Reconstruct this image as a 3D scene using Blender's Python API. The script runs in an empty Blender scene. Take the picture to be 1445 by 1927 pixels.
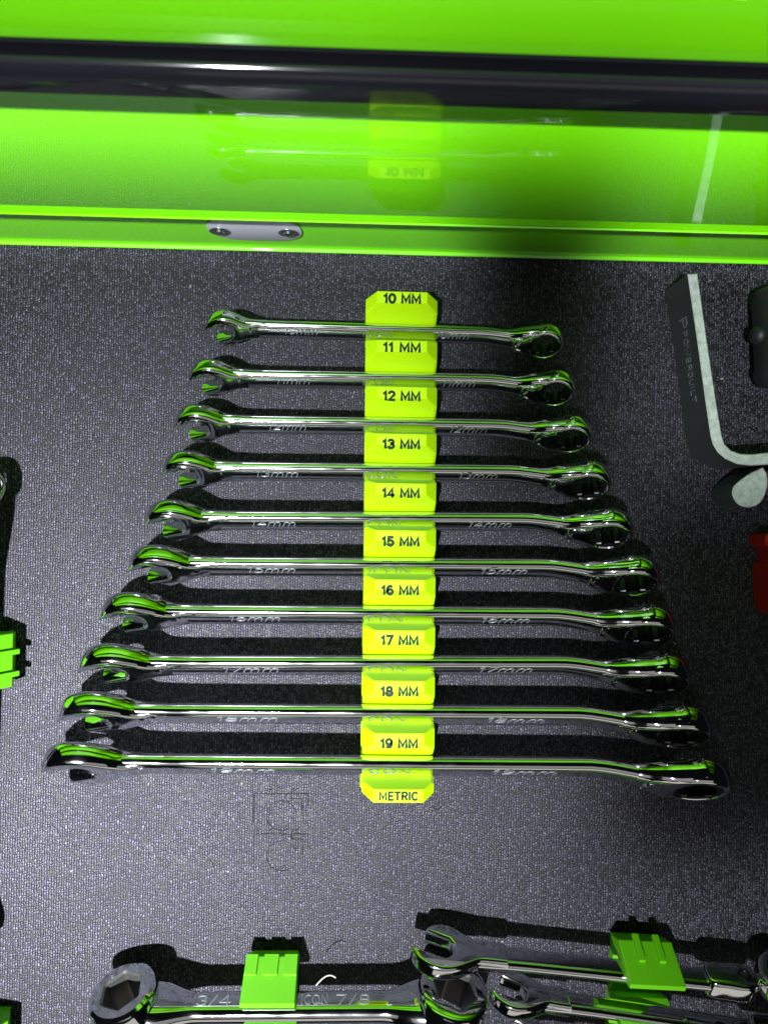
import bpy, bmesh, math, random
from mathutils import Vector, Matrix
from mathutils.geometry import tessellate_polygon
random.seed(7)
R = math.radians
S = 0.001                                   # everything below is written in millimetres

# ------------------------------------------------------------------ camera
sc = bpy.context.scene
col = sc.collection
cam_d = bpy.data.cameras.new('Camera'); cam = bpy.data.objects.new('Camera', cam_d); col.objects.link(cam)
cam.matrix_world = (Matrix.Translation((0, 0, .364)) @ Matrix.Rotation(R(.5), 4, 'X')
                    @ Matrix.Rotation(R(-1.7), 4, 'Y') @ Matrix.Rotation(R(.9), 4, 'Z'))
cam_d.sensor_fit = 'VERTICAL'; cam_d.sensor_height = 24
cam_d.lens = 12 / (963.5 / 1400)
cam_d.clip_start = .005; cam_d.clip_end = 20
cam_d.dof.use_dof = True; cam_d.dof.focus_distance = .345; cam_d.dof.aperture_fstop = 8.5
sc.camera = cam

# ------------------------------------------------------------------ world, lamps, exposure
w = bpy.data.worlds.new('World'); sc.world = w; w.use_nodes = True
w.node_tree.nodes['Background'].inputs[0].default_value = (.75, .85, 1, 1)
w.node_tree.nodes['Background'].inputs[1].default_value = .004

LAMP = (-256., -368., 1500.)                # work lamp behind the photographer's left shoulder
lamp_d = bpy.data.lights.new('work_lamp', 'SPOT'); lamp = bpy.data.objects.new('work_lamp', lamp_d); col.objects.link(lamp)
lamp.location = [c * S for c in LAMP]
lamp_d.energy = 720; lamp_d.shadow_soft_size = .022; lamp_d.spot_size = R(60); lamp_d.spot_blend = .3
lamp_d.color = (.93, .96, 1.0)
lamp_d.use_nodes = True
nt = lamp_d.node_tree
def math_node(op, a, b=None):
    n = nt.nodes.new('ShaderNodeMath'); n.operation = op
    for i, v in enumerate((a, b)):
        if v is None: continue
        if isinstance(v, (int, float)): n.inputs[i].default_value = v
        else: nt.links.new(v, n.inputs[i])
    return n.outputs[0]
def step(v, a, b):
    n = nt.nodes.new('ShaderNodeMapRange'); n.interpolation_type = 'SMOOTHSTEP'; n.clamp = True
    n.inputs['From Min'].default_value = a; n.inputs['From Max'].default_value = b
    nt.links.new(v, n.inputs['Value']); return n.outputs['Result']
tc = nt.nodes.new('ShaderNodeNewGeometry'); sp = nt.nodes.new('ShaderNodeSeparateXYZ'); nt.links.new(tc.outputs['Incoming'], sp.inputs[0])
gx = math_node('SUBTRACT', LAMP[0], math_node('MULTIPLY', math_node('DIVIDE', sp.outputs[0], sp.outputs[2]), LAMP[2]))
gy = math_node('SUBTRACT', LAMP[1], math_node('MULTIPLY', math_node('DIVIDE', sp.outputs[1], sp.outputs[2]), LAMP[2]))
def soft_box(x0, x1, y0, y1, s):
    a = math_node('MULTIPLY', step(gx, x0 - s, x0 + s), math_node('SUBTRACT', 1, step(gx, x1 - s, x1 + s)))
    b = math_node('MULTIPLY', step(gy, y0 - s, y0 + s), math_node('SUBTRACT', 1, step(gy, y1 - s, y1 + s)))
    return math_node('MULTIPLY', a, b)
# shaped beam: hot spot low left, soft masks stand in for phone and hand shadow
dx = math_node('DIVIDE', math_node('ADD', gx, 165), 160); dy = math_node('DIVIDE', math_node('ADD', gy, 150), 140)
r2 = math_node('ADD', math_node('MULTIPLY', dx, dx), math_node('MULTIPLY', dy, dy))
hot = math_node('POWER', 2.718, math_node('MULTIPLY', r2, -.5))
fy = math_node('DIVIDE', math_node('SUBTRACT', gy, 178), 20)
wall_boost = math_node('POWER', 2.718, math_node('MULTIPLY', math_node('MULTIPLY', fy, fy), -.5))  # added band lifting the green drawer fronts, no part of the lamp
beam = math_node('ADD', math_node('ADD', math_node('MULTIPLY', hot, .84), .11), math_node('MULTIPLY', wall_boost, .86))
beam = math_node('MULTIPLY', beam, math_node('SUBTRACT', 1, math_node('MULTIPLY', soft_box(50, 122, 10, 168, 17), .99)))
beam = math_node('MULTIPLY', beam, math_node('SUBTRACT', 1, math_node('MULTIPLY', soft_box(118, 300, -172, 24, 38), .96)))
nt.links.new(beam, nt.nodes['Emission'].inputs['Strength'])

fill_d = bpy.data.lights.new('low_fill', 'AREA'); fill = bpy.data.objects.new('low_fill', fill_d); col.objects.link(fill)  # added low fill, brightens the upright green fronts and chrome rims
fill_d.shape = 'RECTANGLE'; fill_d.size = 1.3; fill_d.size_y = .6; fill_d.energy = 1.5; fill_d.color = (1, .95, .85)
fill.location = (.25, -1.3, .72)
fill.rotation_euler = (Vector((0, .1, .08)) - fill.location).to_track_quat('-Z', 'Y').to_euler()

overhead_d = bpy.data.lights.new('overhead_fill', 'AREA'); overhead = bpy.data.objects.new('overhead_fill', overhead_d); col.objects.link(overhead)  # added overhead area light, gives the chrome a soft grey reflection
overhead_d.shape = 'RECTANGLE'; overhead_d.size = 2.6; overhead_d.size_y = 1.3; overhead_d.energy = 3.2; overhead_d.color = (1, .97, .92)
overhead.location = (.1, -.95, 2.0)

sc.view_settings.view_transform = 'Standard'; sc.view_settings.look = 'None'
sc.view_settings.exposure = 0; sc.view_settings.gamma = 1
sc.cycles.use_denoising = True
sc.cycles.max_bounces = 10; sc.cycles.glossy_bounces = 6; sc.cycles.sample_clamp_indirect = 6
sc.cycles.caustics_reflective = True; sc.cycles.blur_glossy = .6

# ------------------------------------------------------------------ materials
def new_mat(name, base, rough=.5, metal=0, spec=.5, coat=0, coat_rough=.03):
    m = bpy.data.materials.new(name); m.use_nodes = True
    b = m.node_tree.nodes['Principled BSDF']
    b.inputs['Base Color'].default_value = (*base, 1); b.inputs['Roughness'].default_value = rough
    b.inputs['Metallic'].default_value = metal; b.inputs['Specular IOR Level'].default_value = spec
    b.inputs['Coat Weight'].default_value = coat; b.inputs['Coat Roughness'].default_value = coat_rough
    return m
def nodes(m): return m.node_tree.nodes, m.node_tree.links, m.node_tree.nodes['Principled BSDF']
def add_bump(m, scale, strength, dist, detail=3, stretch=(1, 1, 1)):
    n, l, b = nodes(m)
    t = n.new('ShaderNodeTexCoord'); mp = n.new('ShaderNodeMapping'); mp.inputs['Scale'].default_value = stretch
    x = n.new('ShaderNodeTexNoise'); x.inputs['Scale'].default_value = scale; x.inputs['Detail'].default_value = detail
    bp = n.new('ShaderNodeBump'); bp.inputs['Strength'].default_value = strength; bp.inputs['Distance'].default_value = dist
    l.new(t.outputs['Object'], mp.inputs[0]); l.new(mp.outputs[0], x.inputs['Vector']); l.new(x.outputs[0], bp.inputs['Height']); l.new(bp.outputs[0], b.inputs['Normal'])
    return x
def rough_noise(m, scale, lo, hi, stretch=(1, 1, 1)):
    n, l, b = nodes(m)
    t = n.new('ShaderNodeTexCoord'); mp = n.new('ShaderNodeMapping'); mp.inputs['Scale'].default_value = stretch
    x = n.new('ShaderNodeTexNoise'); x.inputs['Scale'].default_value = scale; x.inputs['Detail'].default_value = 4
    mr = n.new('ShaderNodeMapRange'); mr.inputs['From Min'].default_value = .35; mr.inputs['From Max'].default_value = .7
    mr.inputs['To Min'].default_value = lo; mr.inputs['To Max'].default_value = hi
    l.new(t.outputs['Object'], mp.inputs[0]); l.new(mp.outputs[0], x.inputs['Vector']); l.new(x.outputs[0], mr.inputs[0]); l.new(mr.outputs[0], b.inputs['Roughness'])

M = {}
M['chrome'] = new_mat('polished_chrome', (.72, .73, .75), .07, 1); rough_noise(M['chrome'], 90, .045, .12, (1, 3, 1))
M['satin'] = new_mat('satin_chrome', (.55, .56, .58), .22, 1); rough_noise(M['satin'], 300, .16, .3)
M['gear'] = new_mat('dark_ratchet_gear', (.055, .055, .06), .35, 1)
M['socket'] = new_mat('machined_socket_wall', (.16, .16, .155), .42, .9)
M['groove'] = new_mat('engraved_edge', (.27, .28, .295), .4, .6)
M['green'] = new_mat('green_gloss_paint', (.17, .70, .001), .4, 0, .15, 1.0, .012)
M['green'].node_tree.nodes['Principled BSDF'].inputs['Coat IOR'].default_value = 1.9
M['greendark'] = new_mat('green_gloss_paint_frame', (.17, .68, .002), .28, 0, .5, .8, .06)
add_bump(M['green'], 420, .05, .0003, 2)
M['black'] = new_mat('black_gloss_trim', (.003, .003, .004), .08, 0, .35)
M['steel'] = new_mat('rivet_plate_steel', (.52, .53, .60), .45, .35); add_bump(M['steel'], 700, .25, .0001)
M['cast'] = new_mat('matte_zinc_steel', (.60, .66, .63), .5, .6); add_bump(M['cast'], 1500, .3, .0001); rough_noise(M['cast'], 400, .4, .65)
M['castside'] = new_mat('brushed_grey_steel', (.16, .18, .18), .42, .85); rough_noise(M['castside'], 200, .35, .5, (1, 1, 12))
M['print'] = new_mat('black_print', (.006, .010, .005), .6, 0, .2)
M['etch'] = new_mat('etched_mark', (.30, .33, .33), .5, .5)
M['red'] = new_mat('red_plastic', (.42, .012, .006), .35)
M['rubber'] = new_mat('black_rubber', (.012, .012, .013), .5); add_bump(M['rubber'], 900, .2, .0002)
M['lint'] = new_mat('pale_lint', (.36, .34, .30), .9)
M['neon'] = new_mat('neon_yellow_plastic', (.345, .60, .001), .5, 0, .12)
add_bump(M['neon'], 60, .12, .0002, 2, (.4, .4, 60))
M['lime'] = new_mat('lime_green_plastic', (.09, .36, .003), .45, 0, .3)
add_bump(M['lime'], 60, .10, .0002, 2, (.4, .4, 60))

# woven rubber liner: rows of small knots along fine ribs, worn smoother in patches
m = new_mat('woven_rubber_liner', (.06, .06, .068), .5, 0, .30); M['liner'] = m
n, l, b = nodes(m)
tcn = n.new('ShaderNodeTexCoord')
jit = n.new('ShaderNodeTexNoise'); jit.inputs['Scale'].default_value = 420; jit.inputs['Detail'].default_value = 2
l.new(tcn.outputs['Object'], jit.inputs['Vector'])
jc = n.new('ShaderNodeVectorMath'); jc.operation = 'SUBTRACT'; jc.inputs[1].default_value = (.5, .5, .5); l.new(jit.outputs['Color'], jc.inputs[0])
js = n.new('ShaderNodeVectorMath'); js.operation = 'MULTIPLY'; js.inputs[1].default_value = (.0011, .0030, 0); l.new(jc.outputs[0], js.inputs[0])
ja = n.new('ShaderNodeVectorMath'); ja.operation = 'ADD'; l.new(tcn.outputs['Object'], ja.inputs[0]); l.new(js.outputs[0], ja.inputs[1])
def mth(op, *a):
    q = n.new('ShaderNodeMath'); q.operation = op
    for i, v in enumerate(a):
        if isinstance(v, (int, float)): q.inputs[i].default_value = v
        else: l.new(v, q.inputs[i])
    return q.outputs[0]
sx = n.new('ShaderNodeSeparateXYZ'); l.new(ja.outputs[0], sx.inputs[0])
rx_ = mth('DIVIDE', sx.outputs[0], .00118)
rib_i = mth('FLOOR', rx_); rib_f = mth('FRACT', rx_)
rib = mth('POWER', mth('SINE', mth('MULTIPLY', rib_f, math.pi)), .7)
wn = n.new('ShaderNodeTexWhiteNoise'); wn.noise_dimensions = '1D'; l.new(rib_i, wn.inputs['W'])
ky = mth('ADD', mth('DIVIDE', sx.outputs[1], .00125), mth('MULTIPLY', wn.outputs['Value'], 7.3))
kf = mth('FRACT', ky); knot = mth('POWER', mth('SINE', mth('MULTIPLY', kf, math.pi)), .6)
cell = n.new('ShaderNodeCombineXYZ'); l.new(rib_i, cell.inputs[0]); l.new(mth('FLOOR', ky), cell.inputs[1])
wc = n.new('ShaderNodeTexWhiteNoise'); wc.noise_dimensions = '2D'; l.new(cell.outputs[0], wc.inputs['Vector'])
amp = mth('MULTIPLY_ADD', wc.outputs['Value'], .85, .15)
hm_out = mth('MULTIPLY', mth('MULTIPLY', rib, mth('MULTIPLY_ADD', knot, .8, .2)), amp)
fine = n.new('ShaderNodeTexNoise'); fine.inputs['Scale'].default_value = 1400; fine.inputs['Detail'].default_value = 2; l.new(tcn.outputs['Object'], fine.inputs['Vector'])
mix = n.new('ShaderNodeMath'); mix.operation = 'MULTIPLY_ADD'; mix.inputs[1].default_value = .35; l.new(fine.outputs[0], mix.inputs[0]); l.new(hm_out, mix.inputs[2])
bp = n.new('ShaderNodeBump'); bp.inputs['Strength'].default_value = .85; bp.inputs['Distance'].default_value = .00045
l.new(mix.outputs[0], bp.inputs['Height']); l.new(bp.outputs[0], b.inputs['Normal'])
# sheen and glitter painted into the colour: pale violet knots, near-black gaps
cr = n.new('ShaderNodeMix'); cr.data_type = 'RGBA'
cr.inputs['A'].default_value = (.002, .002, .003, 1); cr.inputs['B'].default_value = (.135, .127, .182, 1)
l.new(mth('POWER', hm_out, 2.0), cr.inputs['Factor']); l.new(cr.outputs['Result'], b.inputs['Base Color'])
pat = n.new('ShaderNodeTexNoise'); pat.inputs['Scale'].default_value = 22; pat.inputs['Detail'].default_value = 3; l.new(tcn.outputs['Object'], pat.inputs['Vector'])
rr = n.new('ShaderNodeMapRange'); rr.inputs['From Min'].default_value = .3; rr.inputs['From Max'].default_value = .7; rr.inputs['To Min'].default_value = .42; rr.inputs['To Max'].default_value = .58
l.new(pat.outputs[0], rr.inputs[0]); l.new(rr.outputs[0], b.inputs['Roughness'])

# ------------------------------------------------------------------ mesh helpers
def link(name, me, mat, parent=None, smooth=35):
    if mat is not None and not me.materials: me.materials.append(mat)
    if smooth:
        me.polygons.foreach_set('use_smooth', [True] * len(me.polygons))
        me.set_sharp_from_angle(angle=R(smooth))
    o = bpy.data.objects.new(name, me); col.objects.link(o)
    if parent is not None: o.parent = parent
    return o
def mesh(name, verts, faces):
    me = bpy.data.meshes.new(name)
    me.from_pydata([(x * S, y * S, z * S) for x, y, z in verts], [], faces); me.update(); return me
def tag(o, label=None, cat=None, group=None, kind=None):
    if label: o['label'] = label
    if cat: o['category'] = cat
    if group: o['group'] = group
    if kind: o['kind'] = kind
    return o
def thing(name, loc, rot, label, cat, group=None):
    o = bpy.data.objects.new(name, None); col.objects.link(o); o.empty_display_size = .01
    o.location = [c * S for c in loc]; o.rotation_euler = rot
    return tag(o, label, cat, group)
def box_v(x0, x1, y0, y1, z0, z1, b=0):
    """box with chamfered edges all round"""
    if b <= 0:
        v = [(x, y, z) for z in (z0, z1) for y in (y0, y1) for x in (x0, x1)]
        return v, [(0, 2, 3, 1), (4, 5, 7, 6), (0, 1, 5, 4), (2, 6, 7, 3), (0, 4, 6, 2), (1, 3, 7, 5)]
    v, f = [], []
    o = [(x0 + b, y0), (x1 - b, y0), (x1, y0 + b), (x1, y1 - b), (x1 - b, y1), (x0 + b, y1), (x0, y1 - b), (x0, y0 + b)]
    cx, cy = (x0 + x1) / 2, (y0 + y1) / 2
    def inset(p):
        return (min(max(p[0], x0 + b), x1 - b), min(max(p[1], y0 + b), y1 - b))
    for z, ins in ((z0, 1), (z0 + b, 0), (z1 - b, 0), (z1, 1)):
        for p in o: q = inset(p) if ins else p; v.append((q[0], q[1], z))
    for k in range(3):
        for i in range(8): j = (i + 1) % 8; f.append((k * 8 + i, k * 8 + j, k * 8 + 8 + j, k * 8 + 8 + i))
    f.append(tuple(range(7, -1, -1))); f.append(tuple(range(24, 32))); return v, f
def spline(pts, n=6, closed=False):
    """Catmull-Rom through pts; a point given with a third item is a sharp corner"""
    out = []; N = len(pts)
    rng = range(N) if closed else range(N - 1)
    for i in rng:
        p1, p2 = pts[i], pts[(i + 1) % N]
        p0 = pts[(i - 1) % N] if closed or i > 0 else p1
        p3 = pts[(i + 2) % N] if closed or i + 2 < N else p2
        if len(p1) > 2: p0 = p1
        if len(p2) > 2: p3 = p2
        straight = len(p1) > 2 and len(p2) > 2
        for k in range(1 if straight else n):
            t = k / n
            out.append(tuple(.5 * (2 * p1[a] + (p2[a] - p0[a]) * t + (2 * p0[a] - 5 * p1[a] + 4 * p2[a] - p3[a]) * t * t
                             + (3 * p1[a] - p0[a] - 3 * p2[a] + p3[a]) * t ** 3) for a in (0, 1)))
    if not closed: out.append(tuple(pts[-1][:2]))
    return out
def area(o): return sum(o[i][0] * o[(i + 1) % len(o)][1] - o[(i + 1) % len(o)][0] * o[i][1] for i in range(len(o))) / 2
def offset(o, d):
    res = []; N = len(o)
    for i in range(N):
        a, p, c = Vector(o[i - 1]), Vector(o[i]), Vector(o[(i + 1) % N])
        e1 = (p - a).normalized(); e2 = (c - p).normalized()
        n1 = Vector((-e1.y, e1.x)); n2 = Vector((-e2.y, e2.x)); s = n1 + n2
        if s.length < .2: s = n1
        s.normalize(); k = 1 / max(.55, s.dot(n1)); q = p + s * d * k; res.append((q.x, q.y))
    return res
def plate(outline, T, bev, z=0, seg=4, full=.55):
    """slab of an outline with rounded rims; returns verts, faces (outline in x,y; thickness T about z)"""
    if area(outline) < 0: outline = outline[::-1]
    N = len(outline); v, f = [], []; rings = []
    h = T / 2; prof = []
    inner = offset(outline, 1.0); lim = []
    for i in range(N):
        p = Vector(outline[i]); d = (Vector(inner[i]) - p).normalized(); best = 9e9
        for j in range(N):
            if (j - i) % N in (0, N - 1): continue
            a, b_ = Vector(outline[j]), Vector(outline[(j + 1) % N]); e = b_ - a; den = d.x * e.y - d.y * e.x
            if abs(den) < 1e-9: continue
            q = a - p; t = (q.x * e.y - q.y * e.x) / den; u = (q.x * d.y - q.y * d.x) / den
            if t > 1e-3 and -.001 <= u <= 1.001: best = min(best, t)
        lim.append(min(1, .40 * best / bev))
    for _ in range(3): lim = [min(lim[i], (lim[i - 1] + lim[i] + lim[(i + 1) % N]) / 3 + .02) for i in range(N)]
    for i in range(seg + 1):
        a = math.pi / 2 * i / seg
        prof.append((bev * (1 - math.cos(a)), h - min(h, bev / full) * (1 - math.sin(a))))
    prof = [(d, -zz) for d, zz in prof[::-1]] + prof
    for d, zz in prof:
        rings.append(len(v)); full_in = offset(outline, d)
        v += [(a[0] + (b_[0] - a[0]) * k_, a[1] + (b_[1] - a[1]) * k_, z + zz) for a, b_, k_ in zip(outline, full_in, lim)]
    for a, b_ in zip(rings, rings[1:]):
        for i in range(N): j = (i + 1) % N; f.append((a + i, a + j, b_ + j, b_ + i))
    cap = v[rings[-1]:rings[-1] + N]
    for a, b_, c in tessellate_polygon([[Vector((p[0], p[1], 0)) for p in cap]]):
        A, B, C_ = cap[a], cap[b_], cap[c]
        if (B[0] - A[0]) * (C_[1] - A[1]) - (B[1] - A[1]) * (C_[0] - A[0]) < 0: b_, c = c, b_
        f.append((rings[-1] + a, rings[-1] + b_, rings[-1] + c)); f.append((rings[0] + c, rings[0] + b_, rings[0] + a))
    return v, f
def join(*parts):
    v, f = [], []
    for pv, pf in parts:
        o = len(v); v += pv; f += [tuple(i + o for i in q) for q in pf]
    return v, f
def section(hw, ht, n=6):
    r = .96 * ht; rw = min(r, hw * .9); p = []
    for cx, a0 in ((hw - rw, 0), (-(hw - rw), 90), (-(hw - rw), 180), (hw - rw, 270)):
        sy = 1 if a0 < 180 else -1
        for i in range(n + 1):
            a = R(a0 + 90 * i / n); p.append((cx + rw * math.cos(a), sy * (ht - r) + r * math.sin(a)))
    return p
def loft(stations, n=6):
    """stations: (u, v, w-offset, half width, half thickness)"""
    v, f = [], []
    for (u, cv, cn, hw, ht) in stations:
        for a, b_ in section(hw, ht, n): v.append((u, cv + a, cn + b_))
    K = 4 * (n + 1)
    for s in range(len(stations) - 1):
        for i in range(K): j = (i + 1) % K; f.append((s * K + i, s * K + K + i, s * K + K + j, s * K + j)[::-1])
    f.append(tuple(range(0, K))[::-1]); f.append(tuple(range((len(stations) - 1) * K, len(stations) * K)))
    return v, f
def revolve(prof, n=40, close=True):
    v, f = [], []; K = len(prof)
    for i in range(n):
        a = 2 * math.pi * i / n
        v += [(r * math.cos(a), r * math.sin(a), z) for r, z in prof]
    for i in range(n):
        j = (i + 1) % n
        for k in range(K if close else K - 1):
            q = (k + 1) % K; f.append((i * K + k, j * K + k, j * K + q, i * K + q))
    return v, f
def xform(vf, mat): return [tuple(mat @ Vector(p)) for p in vf[0]], vf[1]
def prism(poly, z0, z1, b=0):
    if area(poly) < 0: poly = poly[::-1]
    N = len(poly); v = [(x, y, z0) for x, y in poly]; f = []
    lv = [(z1, 0)] if not b else [(z1 - b, 0), (z1, b)]
    for z, d in lv: v += [(x, y, z) for x, y in (offset(poly, d) if d else poly)]
    for k in range(len(lv)):
        for i in range(N): j = (i + 1) % N; f.append((k * N + i, k * N + j, k * N + N + j, k * N + N + i))
    f.append(tuple(range(N - 1, -1, -1))); f.append(tuple(range(len(lv) * N, len(lv) * N + N))); return v, f

def arc(cx, cy, rx, ry, a0, a1, n=10): return [(cx + rx * math.cos(R(a0 + (a1 - a0) * i / n)), cy + ry * math.sin(R(a0 + (a1 - a0) * i / n))) for i in range(n + 1)]
GLYPH = {'0': (.62, [arc(.31, .5, .31, .5, 90, 450, 20)]), 'O': (.8, [arc(.4, .5, .4, .5, 90, 450, 20)]),
 '1': (.34, [[(.02, .74), (.24, .97), (.24, 0)]]),
 '2': (.6, [arc(.3, .7, .29, .3, 165, -20, 9) + [(.03, .0), (.6, .0)]]),
 '3': (.6, [arc(.28, .74, .27, .26, 155, -80, 9) + arc(.28, .26, .3, .27, 80, -155, 9)]),
 '4': (.66, [[(.48, 0), (.48, 1), (.02, .26), (.66, .26)]]),
 '5': (.6, [[(.55, 1), (.11, 1), (.06, .53)] + arc(.28, .32, .31, .32, 110, -150, 10)]),
 '6': (.6, [[(.5, .93), (.3, 1)] + arc(.31, .5, .3, .5, 120, 190, 6) + arc(.31, .3, .29, .3, 180, 540, 14)]),
 '7': (.58, [[(.0, 1), (.58, 1), (.2, 0)]]),
 '8': (.62, [arc(.31, .74, .25, .26, -90, 270, 14), arc(.31, .25, .31, .26, 90, 450, 14)]),
 '9': (.6, [arc(.3, .7, .29, .3, 0, 360, 14) + arc(.29, .5, .3, .5, 10, -60, 6) + [(.1, .05)]]),
 'M': (.9, [[(.06, 0), (.06, 1), (.45, .18), (.84, 1), (.84, 0)]]), 'm': (1.0, [[(.02, 0), (.06, .66)], arc(.27, .42, .22, .24, 180, 0, 8) + [(.47, 0)], arc(.73, .42, .22, .24, 180, 0, 8) + [(.93, 0)]]),
 'E': (.6, [[(.6, 1), (.07, 1), (.07, 0), (.6, 0)], [(.1, .5), (.52, .5)]]), 'T': (.66, [[(0, 1), (.66, 1)], [(.33, .95), (.33, 0)]]),
 'R': (.68, [[(.07, 0), (.07, 1)] + arc(.4, .74, .24, .26, 90, -90, 8) + [(.1, .48)], [(.36, .48), (.64, 0)]]), 'I': (.14, [[(.07, 0), (.07, 1)]]),
 'C': (.72, [arc(.4, .5, .36, .5, 48, 312, 16)]), 'N': (.74, [[(.06, 0), (.06, 1), (.68, 0), (.68, 1)]]), '/': (.4, [[(0, -.05), (.4, 1.05)]]), ' ': (.3, []),
 'P': (.64, [[(.07, 0), (.07, 1)] + arc(.38, .73, .25, .27, 90, -90, 8) + [(.1, .46)]]), 'W': (1.0, [[(0, 1), (.25, 0), (.5, .85), (.75, 0), (1, 1)]]),
 'B': (.64, [[(.07, 0), (.07, 1)] + arc(.36, .76, .22, .24, 90, -90, 7) + arc(.36, .26, .27, .26, 90, -90, 7) + [(.07, 0)]]),
 'U': (.68, [[(.06, 1), (.06, .35)] + arc(.34, .32, .28, .32, 180, 360, 8) + [(.62, 1)]]), 'L': (.54, [[(.07, 1), (.07, 0), (.54, 0)]])}
def ribbon(pts, hw, z0, z1):
    """flat raised stroke along a polyline with mitred joints and squared ends"""
    v, f = [], []; N = len(pts); closed = (Vector(pts[0]) - Vector(pts[-1])).length < 1e-4
    if closed: pts = pts[:-1]; N -= 1
    for i in range(N):
        p = Vector(pts[i]); a = Vector(pts[i - 1]) if closed or i else None; c = Vector(pts[(i + 1) % N]) if closed or i < N - 1 else None
        d1 = (p - a).normalized() if a is not None else (c - p).normalized(); d2 = (c - p).normalized() if c is not None else d1
        n1 = Vector((-d1.y, d1.x)); n2 = Vector((-d2.y, d2.x)); m_ = n1 + n2
        m_ = m_.normalized() if m_.length > .1 else n1
        k = min(1.8, 1 / max(.3, m_.dot(n1)))
        q = p - d1 * hw * .5 if a is None else (p + d1 * hw * .5 if c is None else p)
        for s_ in (1, -1):
            e = q + m_ * hw * k * s_; v += [(e.x, e.y, z0), (e.x, e.y, z1)]
    for i in range(N if closed else N - 1):
        j = (i + 1) % N; A, B = i * 4, j * 4
        f += [(A + 1, A + 3, B + 3, B + 1), (A, A + 1, B + 1, B), (A + 2, B + 2, B + 3, A + 3)]
    if not closed: f += [(0, 2, 3, 1), (N * 4 - 4, N * 4 - 3, N * 4 - 1, N * 4 - 2)]
    return v, f
def lettering(txt, parent, mat, origin, ex, ey, x0, x1, height, name='lettering', weight=.1, proud=.05, shear=0, gap=.22):
    """raised letters between x0 and x1 along ex from origin, centred across ey, mm"""
    adv = 0; strokes = []
    for ch in txt:
        w_, ps = GLYPH[ch]
        for p in ps: strokes.append([(x + adv, y) for x, y in p])
        adv += w_ + gap
    adv -= gap; kx = (x1 - x0) / adv
    parts = []
    for i, p in enumerate(strokes):
        q = [(x0 + x * kx + (y - .5) * shear * height, (y - .5) * height) for x, y in p]
        parts.append(ribbon(q, weight, -.05, proud + .012 * (i % 3)))
    v, f = join(*parts)
    o_, X, Y = Vector(origin), Vector(ex), Vector(ey); Z = X.cross(Y)
    return link(name, mesh(name, [tuple(o_ + X * a + Y * b_ + Z * c) for a, b_, c in v], f), mat, parent, 0)

# ------------------------------------------------------------------ setting: drawer liner
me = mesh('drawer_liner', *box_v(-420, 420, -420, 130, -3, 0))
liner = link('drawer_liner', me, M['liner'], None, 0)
tag(liner, 'black woven rubber liner covering the drawer floor', kind='structure')
def tube(pts, r, z=0, n=5, closed=False):
    v, f = [], []; N = len(pts)
    for i, p in enumerate(pts):
        a = Vector(pts[(i - 1) % N] if closed or i else pts[i]); c = Vector(pts[(i + 1) % N] if closed or i < N - 1 else pts[i])
        t = (c - a); t = t.normalized() if t.length else Vector((1, 0, 0))
        t = Vector((t.x, t.y, 0)).normalized() if len(p) == 2 else t.normalized()
        s = Vector((-t.y, t.x, 0)).normalized(); up = t.cross(s) if len(p) > 2 else Vector((0, 0, 1))
        c0 = Vector((p[0], p[1], p[2] if len(p) > 2 else z))
        for k in range(n): g = 2 * math.pi * k / n; v.append(tuple(c0 + s * r * math.cos(g) + up * r * math.sin(g)))
    for i in range(N if closed else N - 1):
        for k in range(n):
            j = (i + 1) % N; q = (k + 1) % n; f.append((i * n + k, j * n + k, j * n + q, i * n + q))
    return v, f
def circle(cx, cy, r, a0=0, a1=360, n=24): return [(cx + r * math.cos(R(a0 + (a1 - a0) * i / n)), cy + r * math.sin(R(a0 + (a1 - a0) * i / n))) for i in range(n + 1)]
def imprint(cx, cy):
    hx = 13.0
    a = [(cx - hx, cy - 7), (cx - hx, cy + 7), (cx - 5.5, cy + 7), (cx - 5.5, cy + 9), (cx - 3.5, cy + 9.6)]
    b_ = [(cx - 5, cy + 7), (cx + 5, cy + 7), (cx + 5, cy + 4.6), (cx + 10.5, cy + 4.6), (cx + 10.5, cy - 3)]
    c = [(cx + 5.4, cy + 5), (cx + 5.4, cy + 9), (cx + 8.5, cy + 9.4)]
    d = [(cx + 6, cy + 7.2), (cx + hx, cy + 7), (cx + hx, cy + 1)]
    return join(*[tube(q, .22, .06) for q in (a, b_, c, d, circle(cx + .5, cy - 3.5, 7.2, 20, 300))])
for c in ((-37.2, -141.5), (-36.8, -161)):
    link('imprint', mesh('imprint', *imprint(*c)), M['print'], liner, 40)
link('imprint', mesh('imprint', *join(tube([(-45, -121), (-44.4, -126), (-42, -130), (-38, -131.5)], .15, .02))), M['print'], liner, 40)
for cx, cy, r, a0, a1 in ((-72, -169.5, 3, -20, 110), (128, 85, 3.2, -60, 60), (-128, 39, 2.4, 190, 300), (39, -139, 2.6, 200, 320)):
    link('scuff', mesh('scuff', *tube(circle(cx, cy, r, a0, a1, 10), .2, .05)), M['print'], liner, 40)

# ------------------------------------------------------------------ setting: the drawers of the tool chest
def strip(prof, x0, x1):
    """profile in (y, z) swept along x, open polyline"""
    N = len(prof); v = [(x0, y, z) for y, z in prof] + [(x1, y, z) for y, z in prof]
    return v, [(i, i + 1, N + i + 1, N + i) for i in range(N - 1)]
X0, X1 = -420, 420
drawer = thing('tool_drawer', (0, 130, 0), (0, 0, 0), 'pulled out drawer with low green rear wall behind the liner', 'drawer')
def child_strip(name, prof, mat, parent, py, pz, smooth=40):
    v, f = strip([(y - py, z - pz) for y, z in prof], X0, X1)
    return link(name, mesh(name, v, f), mat, parent, smooth)
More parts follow.
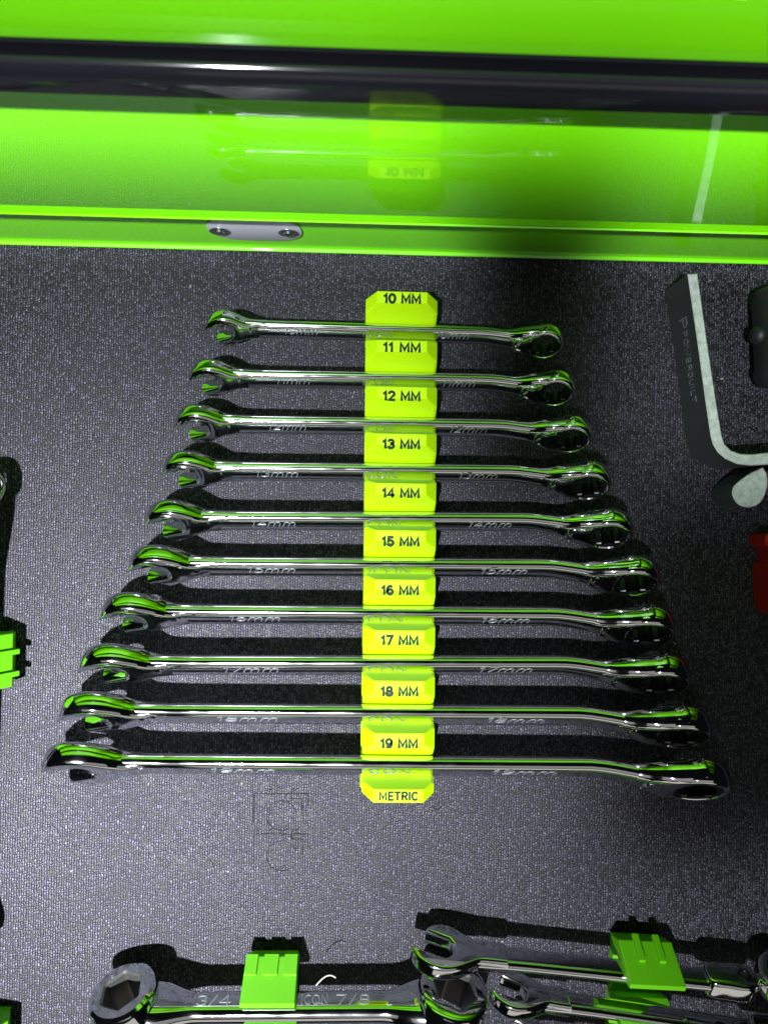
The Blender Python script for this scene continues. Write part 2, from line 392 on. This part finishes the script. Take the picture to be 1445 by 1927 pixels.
# rear wall with a rolled lip where it meets the liner
lip = [(129.6 + .7 * math.cos(R(a)), 1.8 + .7 * math.sin(R(a))) for a in range(270, 84, -31)]
child_strip('lip', [(133, 1.1)] + lip + [(131.2, 2.6)], M['green'], drawer, 130, 0)
child_strip('rear_wall', [(130.6, -2), (130.6, 52), (135, 52)], M['greendark'], drawer, 130, 0)
# oval catch plate with two rivets
pl = spline([(-71.5, 29), (-70.3, 22), (-65.5, 16.6), (-58, 15.2), (-44, 15), (-36.5, 16), (-31, 20), (-29.2, 26), (-30.5, 33), (-36, 38), (-50, 39.5), (-64, 39), (-69.5, 35)], 6, True)
vf = xform(plate(pl, 1.0, .35, 0, 3), Matrix.Translation((0, 0, 0)) @ Matrix.Rotation(R(90), 4, 'X'))
vf = ([(x, y - .3, z) for x, y, z in vf[0]], vf[1])
cp = link('catch_plate', mesh('catch_plate', *vf), M['steel'], drawer)
riv_me = None
for rx_, rz_ in ((-66.3, 26.2), (-35.2, 26.4)):
    if riv_me is None:
        riv_me = mesh('rivet', *xform(revolve([(0, .3), (4.6, .3), (4.6, .55), (3.4, .75), (3.3, .45), (2.6, .45), (2.4, 1.5), (1.2, 1.9), (0, 2.0)], 24, False), Matrix.Rotation(R(90), 4, 'X')))
        riv_me.materials.append(M['satin'])
    r_ = link('rivet', riv_me, None, cp); r_.location = (rx_ * S, -.9 * S, rz_ * S)

YP = 118.
up = thing('closed_drawer', (0, YP, 68), (0, 0, 0), 'closed glossy green drawer front with black pull, directly above the open drawer', 'drawer')
bottom = [(YP + 14, 68.3), (YP + 1.2, 68.3), (YP + .3, 68.6), (YP, 69.4)]
child_strip('bottom_edge', [(YP + 14, 67.0), (YP - .1, 67.0), (YP - .4, 67.3), (YP - .4, 67.8), (YP, 68.2)], M['green'], up, YP, 68)
child_strip('front_panel', bottom + [(YP, 167.5)], M['green'], up, YP, 68)
pull = [(YP + .1, 166.4), (YP - 7, 166.8)]
pull += spline([(YP - 7, 166.8), (YP - 8.6, 168.2), (YP - 9, 171), (YP - 8.6, 174.2), (YP - 7.6, 176.8), (YP - 6, 178.3), (YP - 4.8, 178.2), (YP - 4, 177.0)], 5)[1:]
pull += [(YP - 3.8, 172), (YP + .1, 171)]
child_strip('drawer_pull', pull, M['black'], up, YP, 68, 60)
top = thing('closed_drawer', (0, YP, 178), (0, 0, 0), 'closed green drawer front above the black pull at the top of the picture', 'drawer')
child_strip('front_panel', [(YP + 14, 177.0), (YP + .9, 177.0), (YP + .2, 177.4), (YP - .2, 178.3), (YP - .2, 262)], M['green'], top, YP, 178)
child_strip('shadow_gap_strip', [(YP - .3, 170), (YP - .3, 176.6), (YP + 3, 176.8)], M['black'], up, YP, 68)  # black strip standing in for the shadow gap behind the pull

# ------------------------------------------------------------------ the metric wrenches and their rail
AL = 54.
ca, sa = math.cos(R(AL)), math.sin(R(AL))
#      size: te_y at rail, yaw, tip x, ring x, left text, right text, name text
WR = {10: (89.8, -.40, -72.9, 91.7, (-36.6, -21.2), (33.0, 48.3), (-.8, 12.5)),
      11: (67.8, .23, -79.8, 97.5, (-39.9, -24.5), (36.3, 51.4), (-.5, 12.8)),
      12: (46.9, .25, -86.0, 105.7, (-43.2, -25.9), (39.8, 57.2), (-.1, 14.4)),
      13: (25.8, .39, -91.2, 114.7, (-48.7, -29.2), (44.3, 62.4), (.2, 15.7)),
      14: (3.6, .6, -98.7, 125.0, (-50.3, -30.0), (49.1, 69.0), (.6, 17.8)),
      15: (-17.5, .45, -105.8, 137.7, (-51.6, -29.7), (55.1, 76.7), (3.4, 22.3)),
      16: (-39.6, .25, -117.7, 145.0, (-59.5, -36.2), (55.9, 78.3), (1.2, 19.4)),
      17: (-62.3, .5, -126.8, 152.2, (-61.8, -36.5), (55.0, 79.8), (1.6, 21.7)),
      18: (-84.9, .12, -135.5, 162.3, (-64.3, -36.6), (59.1, 85.6), (2.0, 21.6)),
      19: (-108.3, -.11, -142.7, 171.3, (-66.5, -37.4), (61.9, 91.7), (2.3, 24.2))}
XR = 17.
WN = {10: 'shortest chrome ratcheting wrench at the top of the stack, stamped 10mm', 19: 'longest chrome ratcheting wrench at the bottom of the stack, above the METRIC block'}
def width(s): return 9.0 + (s - 10) * .48
def thick(s): return 4.6 + (s - 10) * .25
def wrench_centre(s):
    te = WR[s][0]; W, T = width(s), thick(s)
    a = W / 2 - .3; b_ = T / 2 * .75
    return te - ca * a - sa * b_, 23 - sa * a + ca * b_
def open_head(k, hw, flip=1, sv=1.1):
    q = [(2.6, hw / k), (2.0, hw / k), (1.5, max(hw / k, .5)), (1.05, .70), (.55, .93), (.0, 1.02), (-.5, .94), (-.92, .68), (-1.16, .36), (-1.24, .12, 1),
         (.08, .47, 1), (.36, .30), (.46, -.08), (.30, -.36, 1),
         (-.60, -.61, 1), (-.58, -.80), (-.30, -.98), (.12, -1.05), (.58, -.92), (1.02, -.66), (1.5, -max(hw / k, .48)), (2.0, -hw / k), (2.6, -hw / k)]
    q = [(p[0] * k, p[1] * k * sv if abs(p[0]) < 1.4 else p[1] * k, *p[2:]) for p in q]
    o = spline(q, 6)
    return [(x, y * flip) for x, y in o]
def ring_parts(Rr, T):
    h = T / 2; b_ = T * .2
    half = [(Rr * .74, h - .5), (Rr * .78, h), (Rr * .82, h)]
    half += [(Rr * (.84 + .165 * math.sin(R(a))), h - h * .86 * (1 - math.cos(R(a)))) for a in (12, 26, 40, 54, 68, 80, 90)]
    prof = [(r, -z) for r, z in half] + half[::-1]
    return revolve(prof, 56)
def gear_parts(Rr, T, points=12):
    h = T / 2 - .5; n = points * 2; v, f = [], []
    for i in range(n * 2):
        a = 2 * math.pi * i / (n * 2); ri = Rr * (.56 + .05 * math.cos(points * a))
        for r, z in ((Rr * .745, -h), (Rr * .745, h), (ri + .5, h), (ri, h - .5), (ri, -h + .5), (ri + .5, -h)):
            v.append((r * math.cos(a), r * math.sin(a), z))
    K = 6
    for i in range(n * 2):
        j = (i + 1) % (n * 2)
        for k in range(K): q = (k + 1) % K; f.append((i * K + k, j * K + k, j * K + q, i * K + q))
    return v, f
def tapered_plate(name, outline, T, bev, cuts, scale, shift, full=.5):
    """plate whose thickness and mid-height change along x"""
    v, f = plate(outline, T, bev, 0, 5, full)
    bm = bmesh.new(); vs = [bm.verts.new(p) for p in v]
    for q in f: bm.faces.new([vs[i] for i in q])
    bm.normal_update()
    bmesh.ops.triangulate(bm, faces=[q for q in bm.faces if len(q.verts) > 4])
    for c in cuts:
        bmesh.ops.bisect_plane(bm, geom=bm.verts[:] + bm.edges[:] + bm.faces[:], dist=1e-4, plane_co=(c, 0, 0), plane_no=(1, 0, 0))
    for q in bm.verts: q.co.z = q.co.z * scale(q.co.x) + shift(q.co.x); 
    for q in bm.verts: q.co *= S
    me = bpy.data.meshes.new(name); bm.to_mesh(me); bm.free(); return me
def cut_round(me, u, r):
    """open a round hole through the top and bottom skins: drop what lies over it by ending the slab at the hole's near rim"""
    bm = bmesh.new(); bm.from_mesh(me)
    for i in range(9):
        a = R(90 + 22.5 * i); no_ = Vector((math.cos(a), math.sin(a), 0)); co = Vector(((u + r * math.cos(a)) * S, r * math.sin(a) * S, 0))
        near = [q for q in bm.faces if (q.calc_center_median().xy - Vector((u * S, 0))).length < 2.2 * r * S]
        ge = list({e for q in near for e in q.edges} | {x for q in near for x in q.verts}) + near
        bmesh.ops.bisect_plane(bm, geom=ge, dist=1e-7, plane_co=co, plane_no=no_)
    dead = [q for q in bm.faces if (q.calc_center_median().xy - Vector((u * S, 0))).length < r * S * .995]
    dead += [q for q in bm.faces if q not in dead and q.calc_center_median().x > u * S and abs(q.calc_center_median().y) < r * S]
    bmesh.ops.delete(bm, geom=dead, context='FACES'); bm.to_mesh(me); bm.free()
def sst(t): t = min(1, max(0, t)); return t * t * (3 - 2 * t)
for s, (te, yaw, tip, ringx, tl, tr, tn) in WR.items():
    W, T = width(s), thick(s); yc, zc = wrench_centre(s)
    lab = WN.get(s, 'chrome ratcheting wrench stamped %dmm, just below the %d MM block of the yellow rail' % (s, s))
    root = thing('ratcheting_wrench', (XR, yc, zc), (R(AL), 0, R(yaw)), lab, 'wrench', 'metric ratcheting wrenches on the yellow rail')
    k = .72 * s; uo = tip - XR + 1.24 * k
    Rr = 8.8 + (s - 10) * .70; Tr = Rr * .80; ur = ringx - XR - Rr * .99; no = Tr / 2 - .6
    # shaft: swells a little at both ends, bends forward into the ring
    bend = lambda u: sst((u - (ur - 3.4 * Rr)) / (2.7 * Rr))
    st = []
    ua, ub = uo + 1.3 * k, ur - Rr * .8
    for i in range(49):
        u = ua + (ub - ua) * i / 48
        hw = W / 2 * (1 + .10 * (1 - sst((u - ua) / (1.6 * k))) + .12 * sst((u - (ur - 2.6 * Rr)) / (1.8 * Rr)))
        st.append((u, 0, no * bend(u), hw, T / 2))
    shaft = link('shaft', mesh('shaft', *loft(st)), M['chrome'], root, 50)
    hk = W / 2 * .97
    head = tapered_plate('open_jaw', [(x + uo, y) for x, y in open_head(k, hk)], T * 1.55, .17 * k,
                         [uo + k * q for q in (.95, 1.15, 1.35, 1.55, 1.75, 1.95, 2.15, 2.4)],
                         lambda u: 1 - .385 * sst((u - uo - .9 * k) / (1.5 * k)), lambda u: 0)
    link('open_jaw', head, M['chrome'], root, 42)
    neck = spline([(ur - 3.2 * Rr, W * .47), (ur - 2.5 * Rr, W * .48), (ur - 1.8 * Rr, W * .54), (ur - 1.1 * Rr, Rr * .80), (ur - .45 * Rr, Rr * .93), (ur + .1 * Rr, Rr * .90),
                   (ur + .1 * Rr, -Rr * .90), (ur - .45 * Rr, -Rr * .93), (ur - 1.1 * Rr, -Rr * .80), (ur - 1.8 * Rr, -W * .54), (ur - 2.5 * Rr, -W * .48), (ur - 3.2 * Rr, -W * .47)], 6)
    nk = tapered_plate('ring_neck', neck, Tr * .94, Tr * .3, [ur - Rr * q for q in (3, 2.75, 2.5, 2.25, 2, 1.75, 1.5, 1.25, 1, .75)],
                       lambda u: .93 * T / (Tr * .94) + (1 - .93 * T / (Tr * .94)) * sst((u - ur + 2.6 * Rr) / (1.9 * Rr)), lambda u: no * bend(u) - .25, .45)
    # the ring's own hole goes through the neck slab too: cut it
    cut_round(nk, ur, Rr * .76)
    link('ring_neck', nk, M['chrome'], root, 42)
    mt = Matrix.Translation((ur, 0, no)) @ Matrix.Rotation(R(-5), 4, 'Y')
    ring = link('ring_head', mesh('ring_head', *xform(ring_parts(Rr, Tr), mt)), M['chrome'], root, 40)
    link('ratchet_gear', mesh('ratchet_gear', *xform(gear_parts(Rr, Tr), mt)), M['gear'], ring, 30)
    # direction lever in its cup on the neck
    lu = ur - Rr * 1.28; ln = no * .82 + T * .62
    cup = revolve([(0, ln - 1.2), (Rr * .30, ln - 1.2), (Rr * .30, ln + .1), (Rr * .36, ln + .3), (Rr * .40, ln - .2), (Rr * .42, ln - 2.4)], 24, False)
    lever = plate(spline([(-Rr * .40, -Rr * .20), (-Rr * .32, -Rr * .30), (Rr * .08, -Rr * .18), (Rr * .22, Rr * .08), (Rr * .08, Rr * .22), (-Rr * .12, Rr * .14)], 5, True), 1.2, .4, ln - .5, 3)
    sh = Matrix.Translation((lu, -W * .06, 0))
    lv = link('lever_cup', mesh('lever_cup', *xform(cup, sh)), M['chrome'], root, 40)
    link('direction_lever', mesh('direction_lever', *xform(lever, sh)), M['satin'], root, 40)
    hgt = W * .42
    for (a, b_), t, nm in ((tl, '%dmm' % s, 'size_mark'), (tr, '%dmm' % s, 'size_mark'), (tn, 'ICON', 'maker_mark')):
        lettering(t, shaft, M['groove'], (-XR, W * .16, T / 2 + .02), (1, 0, 0), (0, 1, 0), a, b_, hgt, nm, weight=.16, proud=.2, shear=0 if t == 'ICON' else .3)

PT = 31.5                                    # height of the rail's lettered tops
TEXTY = [98.7, 76.8, 55.0, 33.4, 11.5, -10.2, -32.0, -54.3, -77.1, -100.3, -123.7]
TEXTX = [16.6, 16.8, 17.0, 17.1, 17.3, 17.5, 17.6, 17.8, 18.0, 18.2, 18.3]
rail = thing('wrench_rail', (17.4, -12, 0), (0, 0, 0), 'neon yellow plastic rail with numbered blocks, holding the ten metric wrenches', 'tool holder')
HW, HP, ZS, ZB = 16.4, 11.2, 26.0, 9.0
prev = None
for i, (ty, tx) in enumerate(zip(TEXTY, TEXTX)):
    s = 10 + i
    # upper flank (towards the drawers)
    ptop = ty + 2.9; up_at = lambda z: ptop + (PT - z) * .26
    if i == 0: up_at = lambda z: ptop + (PT - z) * .10
    if i < 10:
        yc, zc = wrench_centre(s); T = thick(s)
        by, bz = yc + sa * T / 2 + .25, zc - ca * T / 2       # a point of the wrench's back
        lo_at = lambda z: by + (z - bz) / math.tan(R(AL))
        pbot = lo_at(PT)
    else:
        pbot = ty - 3.0; lo_at = lambda z: pbot - (PT - z) * .05
    ptop = max(ptop, pbot + 5.0)
    cut = 5.5 if i in (0, 10) else .9
    v = [(-HP, pbot, PT), (HP, pbot, PT), (HP, ptop, PT), (-HP, ptop, PT)]
    ringz = []
    for z in (ZS, ZB):
        y0, y1 = lo_at(z), up_at(z)
        c0 = 3.0 if i == 10 else .8; c1 = 3.0 if i == 0 else .8
        ringz.append(len(v))
        v += [(-HW + c0 * 1.6, y0, z), (HW - c0 * 1.6, y0, z), (HW, y0 + c0, z), (HW, y1 - c1, z), (HW - c1 * 1.6, y1, z), (-HW + c1 * 1.6, y1, z), (-HW, y1 - c1, z), (-HW, y0 + c0, z)]
    a = ringz[0]; b_ = ringz[1]
    f = [(0, 1, 2, 3), (a, a + 1, 1, 0), (a + 1, a + 2, 1), (a + 2, a + 3, 2, 1), (a + 3, a + 4, 2), (a + 4, a + 5, 3, 2), (a + 5, a + 6, 3), (a + 6, a + 7, 0, 3), (a + 7, a, 0)]
    for k in range(8): j = (k + 1) % 8; f.append((b_ + k, b_ + j, a + j, a + k))
    f.append(tuple(range(b_ + 7, b_ - 1, -1)))
    blk = link('block', mesh('block', [(x + tx - 17.4, y + 12, z) for x, y, z in v], f), M['neon'], rail, 0)
    bv = blk.modifiers.new('soft_edge', 'BEVEL'); bv.width = .00035; bv.segments = 2; bv.limit_method = 'ANGLE'; bv.angle_limit = R(12)
    t = '%d MM' % s if i < 10 else 'METRIC'
    hw = 8.1 if i < 10 else 8.5
    lettering(t, blk, M['print'], (tx - 17.4, ty + 12, PT + .02), (1, 0, 0), (0, 1, 0), -hw, hw, 3.7 if i < 10 else 3.3, 'lettering', weight=.6 if i < 10 else .48, proud=.05)
v, f = box_v(-HW + .2, HW - .2, -127.0 + 12, 102.0 + 12, .05, 13.0, .6)
link('base', mesh('base', v, f), M['neon'], rail, 0)

# ------------------------------------------------------------------ lime clips
def ramp_block(parent, x0, x1, prof, shift=0, notch=None, rib=None, name='ramp'):
    """prof: (y, z) polygon; shift skews x with height so that the block's side leans"""
    if area(prof) < 0: prof = prof[::-1]
    N = len(prof); v = [(x0, y, z) for y, z in prof] + [(x1, y, z) for y, z in prof]
    f = [(i, (i + 1) % N, N + (i + 1) % N, N + i) for i in range(N)] + [tuple(range(N - 1, -1, -1)), tuple(range(N, 2 * N))]
    o = link(name, mesh(name, v, f), M['lime'], parent, 0)
    bv = o.modifiers.new('soft_edge', 'BEVEL'); bv.width = .0005; bv.segments = 2; bv.limit_method = 'ANGLE'; bv.angle_limit = R(15)
    return o
def slab(name, parent, corners, h, mat):
    """box standing h proud of a four cornered face"""
    a, b_, c, d = [Vector(q) for q in corners]; nn = (b_ - a).cross(d - a).normalized()
    v = [tuple(q - nn * .4) for q in (a, b_, c, d)] + [tuple(q + nn * h) for q in (a, b_, c, d)]
    f = [(3, 2, 1, 0), (4, 5, 6, 7), (0, 1, 5, 4), (1, 2, 6, 5), (2, 3, 7, 6), (3, 0, 4, 7)]
    o = link(name, mesh(name, v, f), mat, parent, 0)
    bv = o.modifiers.new('soft_edge', 'BEVEL'); bv.width = .00025; bv.segments = 2
    return o
def clip_rail(loc, rotz, label, wid, pads, ribs, n=2, z_hi=31, z_lo=12, pitch=26.5):
    t = thing('wrench_clip_rail', loc, (0, 0, rotz), label, 'tool holder', 'lime plastic wrench clips')
    hw = wid / 2
    ramp_block(t, -hw + 1, hw - 1, [(-4, .05), (-4, 6), (-pitch * n, 6), (-pitch * n, .05)], name='base')
    for k in range(n):
        o = -pitch * k
        prof = [(o - 3.0, 4), (o - .6, z_lo - 2), (o, z_lo), (o - 10.2, z_hi), (o - 12.6, z_hi - 1.2), (o - 12.9, z_hi - 4), (o - 4.5, 4)]
        b_ = ramp_block(t, -hw, hw, prof, name='ramp')
        if k == 0:
            P = lambda x, q: (x, o - 10.2 * q, z_lo + (z_hi - z_lo) * q)
            for x0, x1 in pads: slab('pad', b_, [P(x0, .42), P(x1, .42), P(x1, -.03), P(x0, -.03)], .9, M['lime'])
            for x0, x1 in ribs: slab('rib', b_, [P(x0, .5), P(x1, .5), P(x1, -.12), P(x0, -.12)], 1.7, M['lime'])
    return t
clip_rail((-38.6, -206, 0), 0, 'lime plastic clip with two grooves, gripping the thick double ring wrench', 24.5, [(-12, -6.4), (-3.6, 3.2), (5.8, 12)], [])
clip_rail((137, -198, 0), R(-3), 'lime plastic clip with two raised ribs, holding the open end wrenches at lower right', 25.5, [], [(-6.0, -3.0), (3.6, 6.6)], 2, 32, 14)
clip_rail((-161.2, -68.5, 0), R(-90), 'lime plastic clip with two ribs at the left edge of the picture', 25, [], [(-5.0, -2.6), (5.2, 7.6)], 1, 30, 12)
clip_rail((-160.0, -248, 0), R(-90), 'lime plastic clip in the lower left corner of the picture', 25, [], [], 1, 30, 12)

# ------------------------------------------------------------------ thick double ring wrench (lower left)
AB = -70.
root = thing('double_ring_wrench', (-29, -224, 21), (R(AB), 0, R(.2)), 'thick chrome double ring wrench stamped 3/4 and 7/8 held by the grooved clip', 'wrench')
def hex_r(a, hexr):
    aa = (a + math.pi / 6) % (math.pi / 3) - math.pi / 6
    return min(hexr * .98, hexr * math.cos(math.pi / 6) / math.cos(aa))
def hex_ring(Rr, T, hexr, n=72, b_=2.2):
    """outer body of a ring with a six-point opening"""
    h = T / 2; v, f = [], []
    for i in range(n):
        a = 2 * math.pi * i / n; ri = hex_r(a, hexr)
        for r, z in ((ri + .9, -h), (Rr * .86, -h), (Rr * .96, -h + b_ * .5), (Rr, -h + b_ * 1.4), (Rr * 1.01, 0), (Rr, h - b_ * 1.4), (Rr * .96, h - b_ * .5), (Rr * .86, h), (ri + .9, h)):
            v.append((r * math.cos(a), r * math.sin(a), z))
    K = 9
    for i in range(n):
        j = (i + 1) % n
        for k in range(K - 1): f.append((i * K + k, j * K + k, j * K + k + 1, i * K + k + 1))
    return v, f
def hex_socket(T, hexr, n=72):
    h = T / 2; v, f = [], []
    for i in range(n):
        a = 2 * math.pi * i / n; ri = hex_r(a, hexr)
        for r, z in ((ri + .9, h), (ri, h - .8), (ri, -h + .8), (ri + .9, -h)): v.append((r * math.cos(a), r * math.sin(a), z))
    for i in range(n):
        j = (i + 1) % n
        for k in range(3): f.append((i * 4 + k, j * 4 + k, j * 4 + k + 1, i * 4 + k + 1))
    return v, f
for sx, Rr, hx_, tilt in ((-73.5, 15.2, 9.2, 10), (73.0, 16.4, 10.2, -10)):
    mt = Matrix.Translation((sx, 0, 1.2)) @ Matrix.Rotation(R(-tilt), 4, 'Y') @ Matrix.Rotation(R(8), 4, 'Z')
    hr = link('ring_head', mesh('ring_head', *xform(hex_ring(Rr, 21, hx_), mt)), M['chrome'], root, 35)
    link('hex_socket', mesh('hex_socket', *xform(hex_socket(21, hx_), mt)), M['socket'], hr, 35)
st = []
for i in range(41):
    u = -62 + 124 * i / 40; e = sst((abs(u) - 42) / 20)
    st.append((u, 0, .6 * e, 6.6 + 5.2 * e, 4.6 + 2.8 * e))
sh = link('shaft', mesh('shaft', *loft(st)), M['chrome'], root, 50)
for t, a, b_ in (('3/4', -42, -27), ('7/8', 21, 36), ('ICON', 5, 17)):
    lettering(t, sh, M['groove'], (0, .2, 4.62), (1, 0, 0), (0, 1, 0), a, b_, 4.4, 'size_mark' if t != 'ICON' else 'maker_mark', weight=.27, proud=.2)

# ------------------------------------------------------------------ open end wrenches, lower right
def slant_wrench(name, loc, yaw, k, W, T, length, label, flex=True):
    root = thing(name, loc, (R(AB), 0, R(yaw)), label, 'wrench', 'open end wrenches at the lower right')
    hv, hf = plate(open_head(k, W / 2 * 1.05, -1, 1.0), T * 1.5, 1.5, 0, 5, .62)
    link('open_jaw', mesh('open_jaw', hv, hf), M['chrome'], root, 42)
    st = [(1.2 * k + (length - 1.2 * k) * i / 24, 0, 0, W / 2 * (1.15 - .15 * sst(i / 6)), T / 2 * (1.1 - .1 * sst(i / 6))) for i in range(25)]
    link('shaft', mesh('shaft', *loft(st)), M['chrome'], root, 50)
    if flex:
        yoke = plate(spline([(length - 6, W * .46), (length + 3, W * .62), (length + 14, W * .6), (length + 19, 0), (length + 14, -W * .6), (length + 3, -W * .62), (length - 6, -W * .46)], 6, True), T * 1.9, 1.6, 0, 4, .62)
        yk = link('flex_yoke', mesh('flex_yoke', *yoke), M['chrome'], root, 40)
        pin = xform(revolve([(0, -T), (3.0, -T), (3.0, T * 1.02), (2.2, T * 1.06), (2.0, T * .9), (0, T * .9)], 24, False), Matrix.Translation((length + 11, 0, 0)))
        link('pivot_pin', mesh('pivot_pin', *pin), M['gear'], yk, 40)
        mt = Matrix.Translation((length + 33, 0, 3))
        rg = link('ring_head', mesh('ring_head', *xform(ring_parts(15, 11), mt)), M['chrome'], root, 40)
        link('ratchet_gear', mesh('ratchet_gear', *xform(gear_parts(15, 11), mt)), M['gear'], rg, 30)
    return root
slant_wrench('flex_head_wrench', (39.5, -199, 21), -6.0, 11.6, 10.5, 5.4, 130, 'chrome flex head wrench with open jaw, upper one in the ribbed clip')
slant_wrench('open_end_wrench', (74, -219.5, 20), -8.4, 9.8, 9.5, 5.2, 118, 'chrome open end wrench below the flex head wrench, beside the thick ring wrench')
slant_wrench('open_end_wrench', (80, -240, 20), -8.8, 9.2, 9.0, 5.0, 110, 'chrome open end wrench whose jaw tip just shows at the bottom edge')

# ------------------------------------------------------------------ wrench standing along the left edge
root = thing('edge_wrench', (-176, -90, 18), (R(52), 0, R(89.6)), 'chrome ring end wrench along the left edge, passing under the ribbed lime clip', 'wrench')
rg = link('ring_head', mesh('ring_head', *xform(ring_parts(9.6, 8), Matrix.Translation((102, 0, 3)))), M['chrome'], root, 40)
link('ratchet_gear', mesh('ratchet_gear', *xform(gear_parts(9.6, 8), Matrix.Translation((102, 0, 3)))), M['gear'], rg, 30)
st = [(-96 + 190 * i / 30, 0, 3 * sst((i - 23) / 7), 4.2 * (1 + .5 * sst((i - 24) / 6)), 2.4 * (1 + .4 * sst((i - 24) / 6))) for i in range(31)]
link('shaft', mesh('shaft', *loft(st)), M['chrome'], root, 50)
hv, hf = plate(open_head(8.5, 4.4), 6.5, 1.3, 0, 5, .62)
link('open_jaw', mesh('open_jaw', [(x - 106, y, z) for x, y, z in hv], hf), M['chrome'], root, 42)

# ------------------------------------------------------------------ bent bar tool (upper right)
root = thing('bent_bar_tool', (160, 70, 0), (0, 0, 0), 'matte grey steel bar bent into an L, standing on edge with an etched name', 'bar tool')
outer = [(148.4, 115.0), (153.3, 84.5), (157.7, 55.1), (160.1, 40.5), (161.2, 36.6), (163.6, 32.8), (167.1, 30.0), (172.5, 27.7), (179, 27.1), (187, 27.7), (206, 29.4)]
inner = [(206, 34.9), (187, 33.2), (179, 32.2), (174, 32.4), (169.8, 33.8), (166.6, 36.8), (165.3, 40.5), (162.6, 55.2), (157.8, 84.6), (153.0, 115.4)]
poly = [(x - 160, y - 70) for x, y in outer + inner]
bm_v, bm_f = prism(poly, .05, 26, .5)
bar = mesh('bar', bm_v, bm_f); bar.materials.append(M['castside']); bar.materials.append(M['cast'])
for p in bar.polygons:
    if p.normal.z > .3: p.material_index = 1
bar_o = link('bar', bar, None, root, 30)
ex = Vector((157.7 - 148.4, 55.1 - 115, 0)).normalized(); ey = Vector((0, 0, 1))
org = Vector((148.4 - 160, 115.0 - 70, 0)) + Vector((ex.y, -ex.x, 0)) * .06
lettering('POWERBUILT', bar_o, M['etch'], org + ey * 14.5, ex, ey, 24, 58, 4.2, 'name_mark', weight=.17, proud=.02)
lettering('P', bar_o, M['etch'], org + ey * 14.5, ex, ey, 17.5, 22.5, 7, 'name_mark', weight=.3, proud=.02)
tear = spline([(186.6, 26.6, 1), (188.4, 23.3), (188.8, 18.5), (187.2, 12.8), (184.7, 9.4), (180.2, 7.8), (175.4, 8.9), (172.5, 12.6), (172.4, 16.3), (174.5, 19.2), (180.2, 23.4)], 5, True)
tv, tf = prism([(x - 160, y - 70) for x, y in tear], 2, 22.5, .4)
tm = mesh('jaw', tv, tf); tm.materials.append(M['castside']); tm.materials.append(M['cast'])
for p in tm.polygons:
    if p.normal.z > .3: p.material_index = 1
link('jaw', tm, None, root, 30)
v, f = box_v(26.9, 46, -54, -45, 4, 20, .6); link('jaw_arm', mesh('jaw_arm', v, f), M['castside'], root, 0)

# black grip with a round button at the right edge
root = thing('black_grip_tool', (199, 90, 13), (0, 0, R(3)), 'dark rubber grip with round button at the right edge beside the bent bar', 'tool')
g = xform(revolve([(0, 23), (9.5, 23), (11.2, 21.5), (11.6, 18), (11.6, -14), (12.2, -16), (12.2, -19), (10, -23), (0, -23)], 32, False), Matrix.Rotation(R(-90), 4, 'X'))
link('grip', mesh('grip', *g), M['rubber'], root, 40)
kb = xform(revolve([(0, 3.2), (2.6, 2.8), (4.2, 1.4), (4.6, -.4), (4.6, -2.5), (0, -2.5)], 24, False), Matrix.Translation((-11.4, 1, 1.5)) @ Matrix.Rotation(R(-70), 4, 'Y'))
link('button', mesh('button', *kb), M['rubber'], root, 40)

# red notched handle at the right edge
root = thing('red_handle', (206.5, -25, 0), (0, 0, 0), 'red plastic handle with a rounded notch at the right edge', 'handle')
rp = spline([(212, -4.4, 1), (188.8, -4.4), (185.6, -7.3), (186.0, -9.6), (188.6, -11.6), (189.9, -14.7), (189.7, -18.0), (187.2, -20.6), (187.8, -28.6), (188.7, -38.7), (190.4, -42.6), (194, -44, 1), (212, -44, 1)], 5, True)
link('body', mesh('body', *prism([(x - 200, y + 25) for x, y in rp], .05, 17, 2.2)), M['red'], root, 40)

# ------------------------------------------------------------------ lint and specks lying on the liner and tools
curl = []
for i in range(13):
    t = i / 12; curl.append((-17.5 + 9.0 * t, -213.5 + 6.2 * math.sin(t * 2.0) - 1.0 * t, 22 + 2 * t))
o = link('lint_curl', mesh('lint_curl', *tube([(x + 17.5, y + 213.5, z - 22) for x, y, z in curl], .28)), M['lint'], None, 60)
o.location = (-17.5 * S, -213.5 * S, 22 * S); tag(o, 'pale curled shaving sticking out beside the grooved lime clip', 'shaving')
vs, fs = [], []
for i in range(150):
    x, y = random.uniform(-185, 195), random.uniform(-225, 125); r = random.uniform(.10, .32) * (1.6 if random.random() < .08 else 1)
    a = random.uniform(0, 6.28); q = len(vs); e = random.uniform(1, 2.6)
    for k in range(5):
        g = a + k * 1.2566; px_, py_ = r * e * math.cos(g), r * math.sin(g)
        vs.append((x + px_ * math.cos(a) - py_ * math.sin(a), y + px_ * math.sin(a) + py_ * math.cos(a), .12))
    vs.append((x, y, .45)); fs += [(q + k, q + (k + 1) % 5, q + 5) for k in range(5)]
o = link('dust_specks', mesh('dust_specks', vs, fs), M['lint'], None, 0); tag(o, 'pale dust specks scattered over the black liner', kind='stuff')
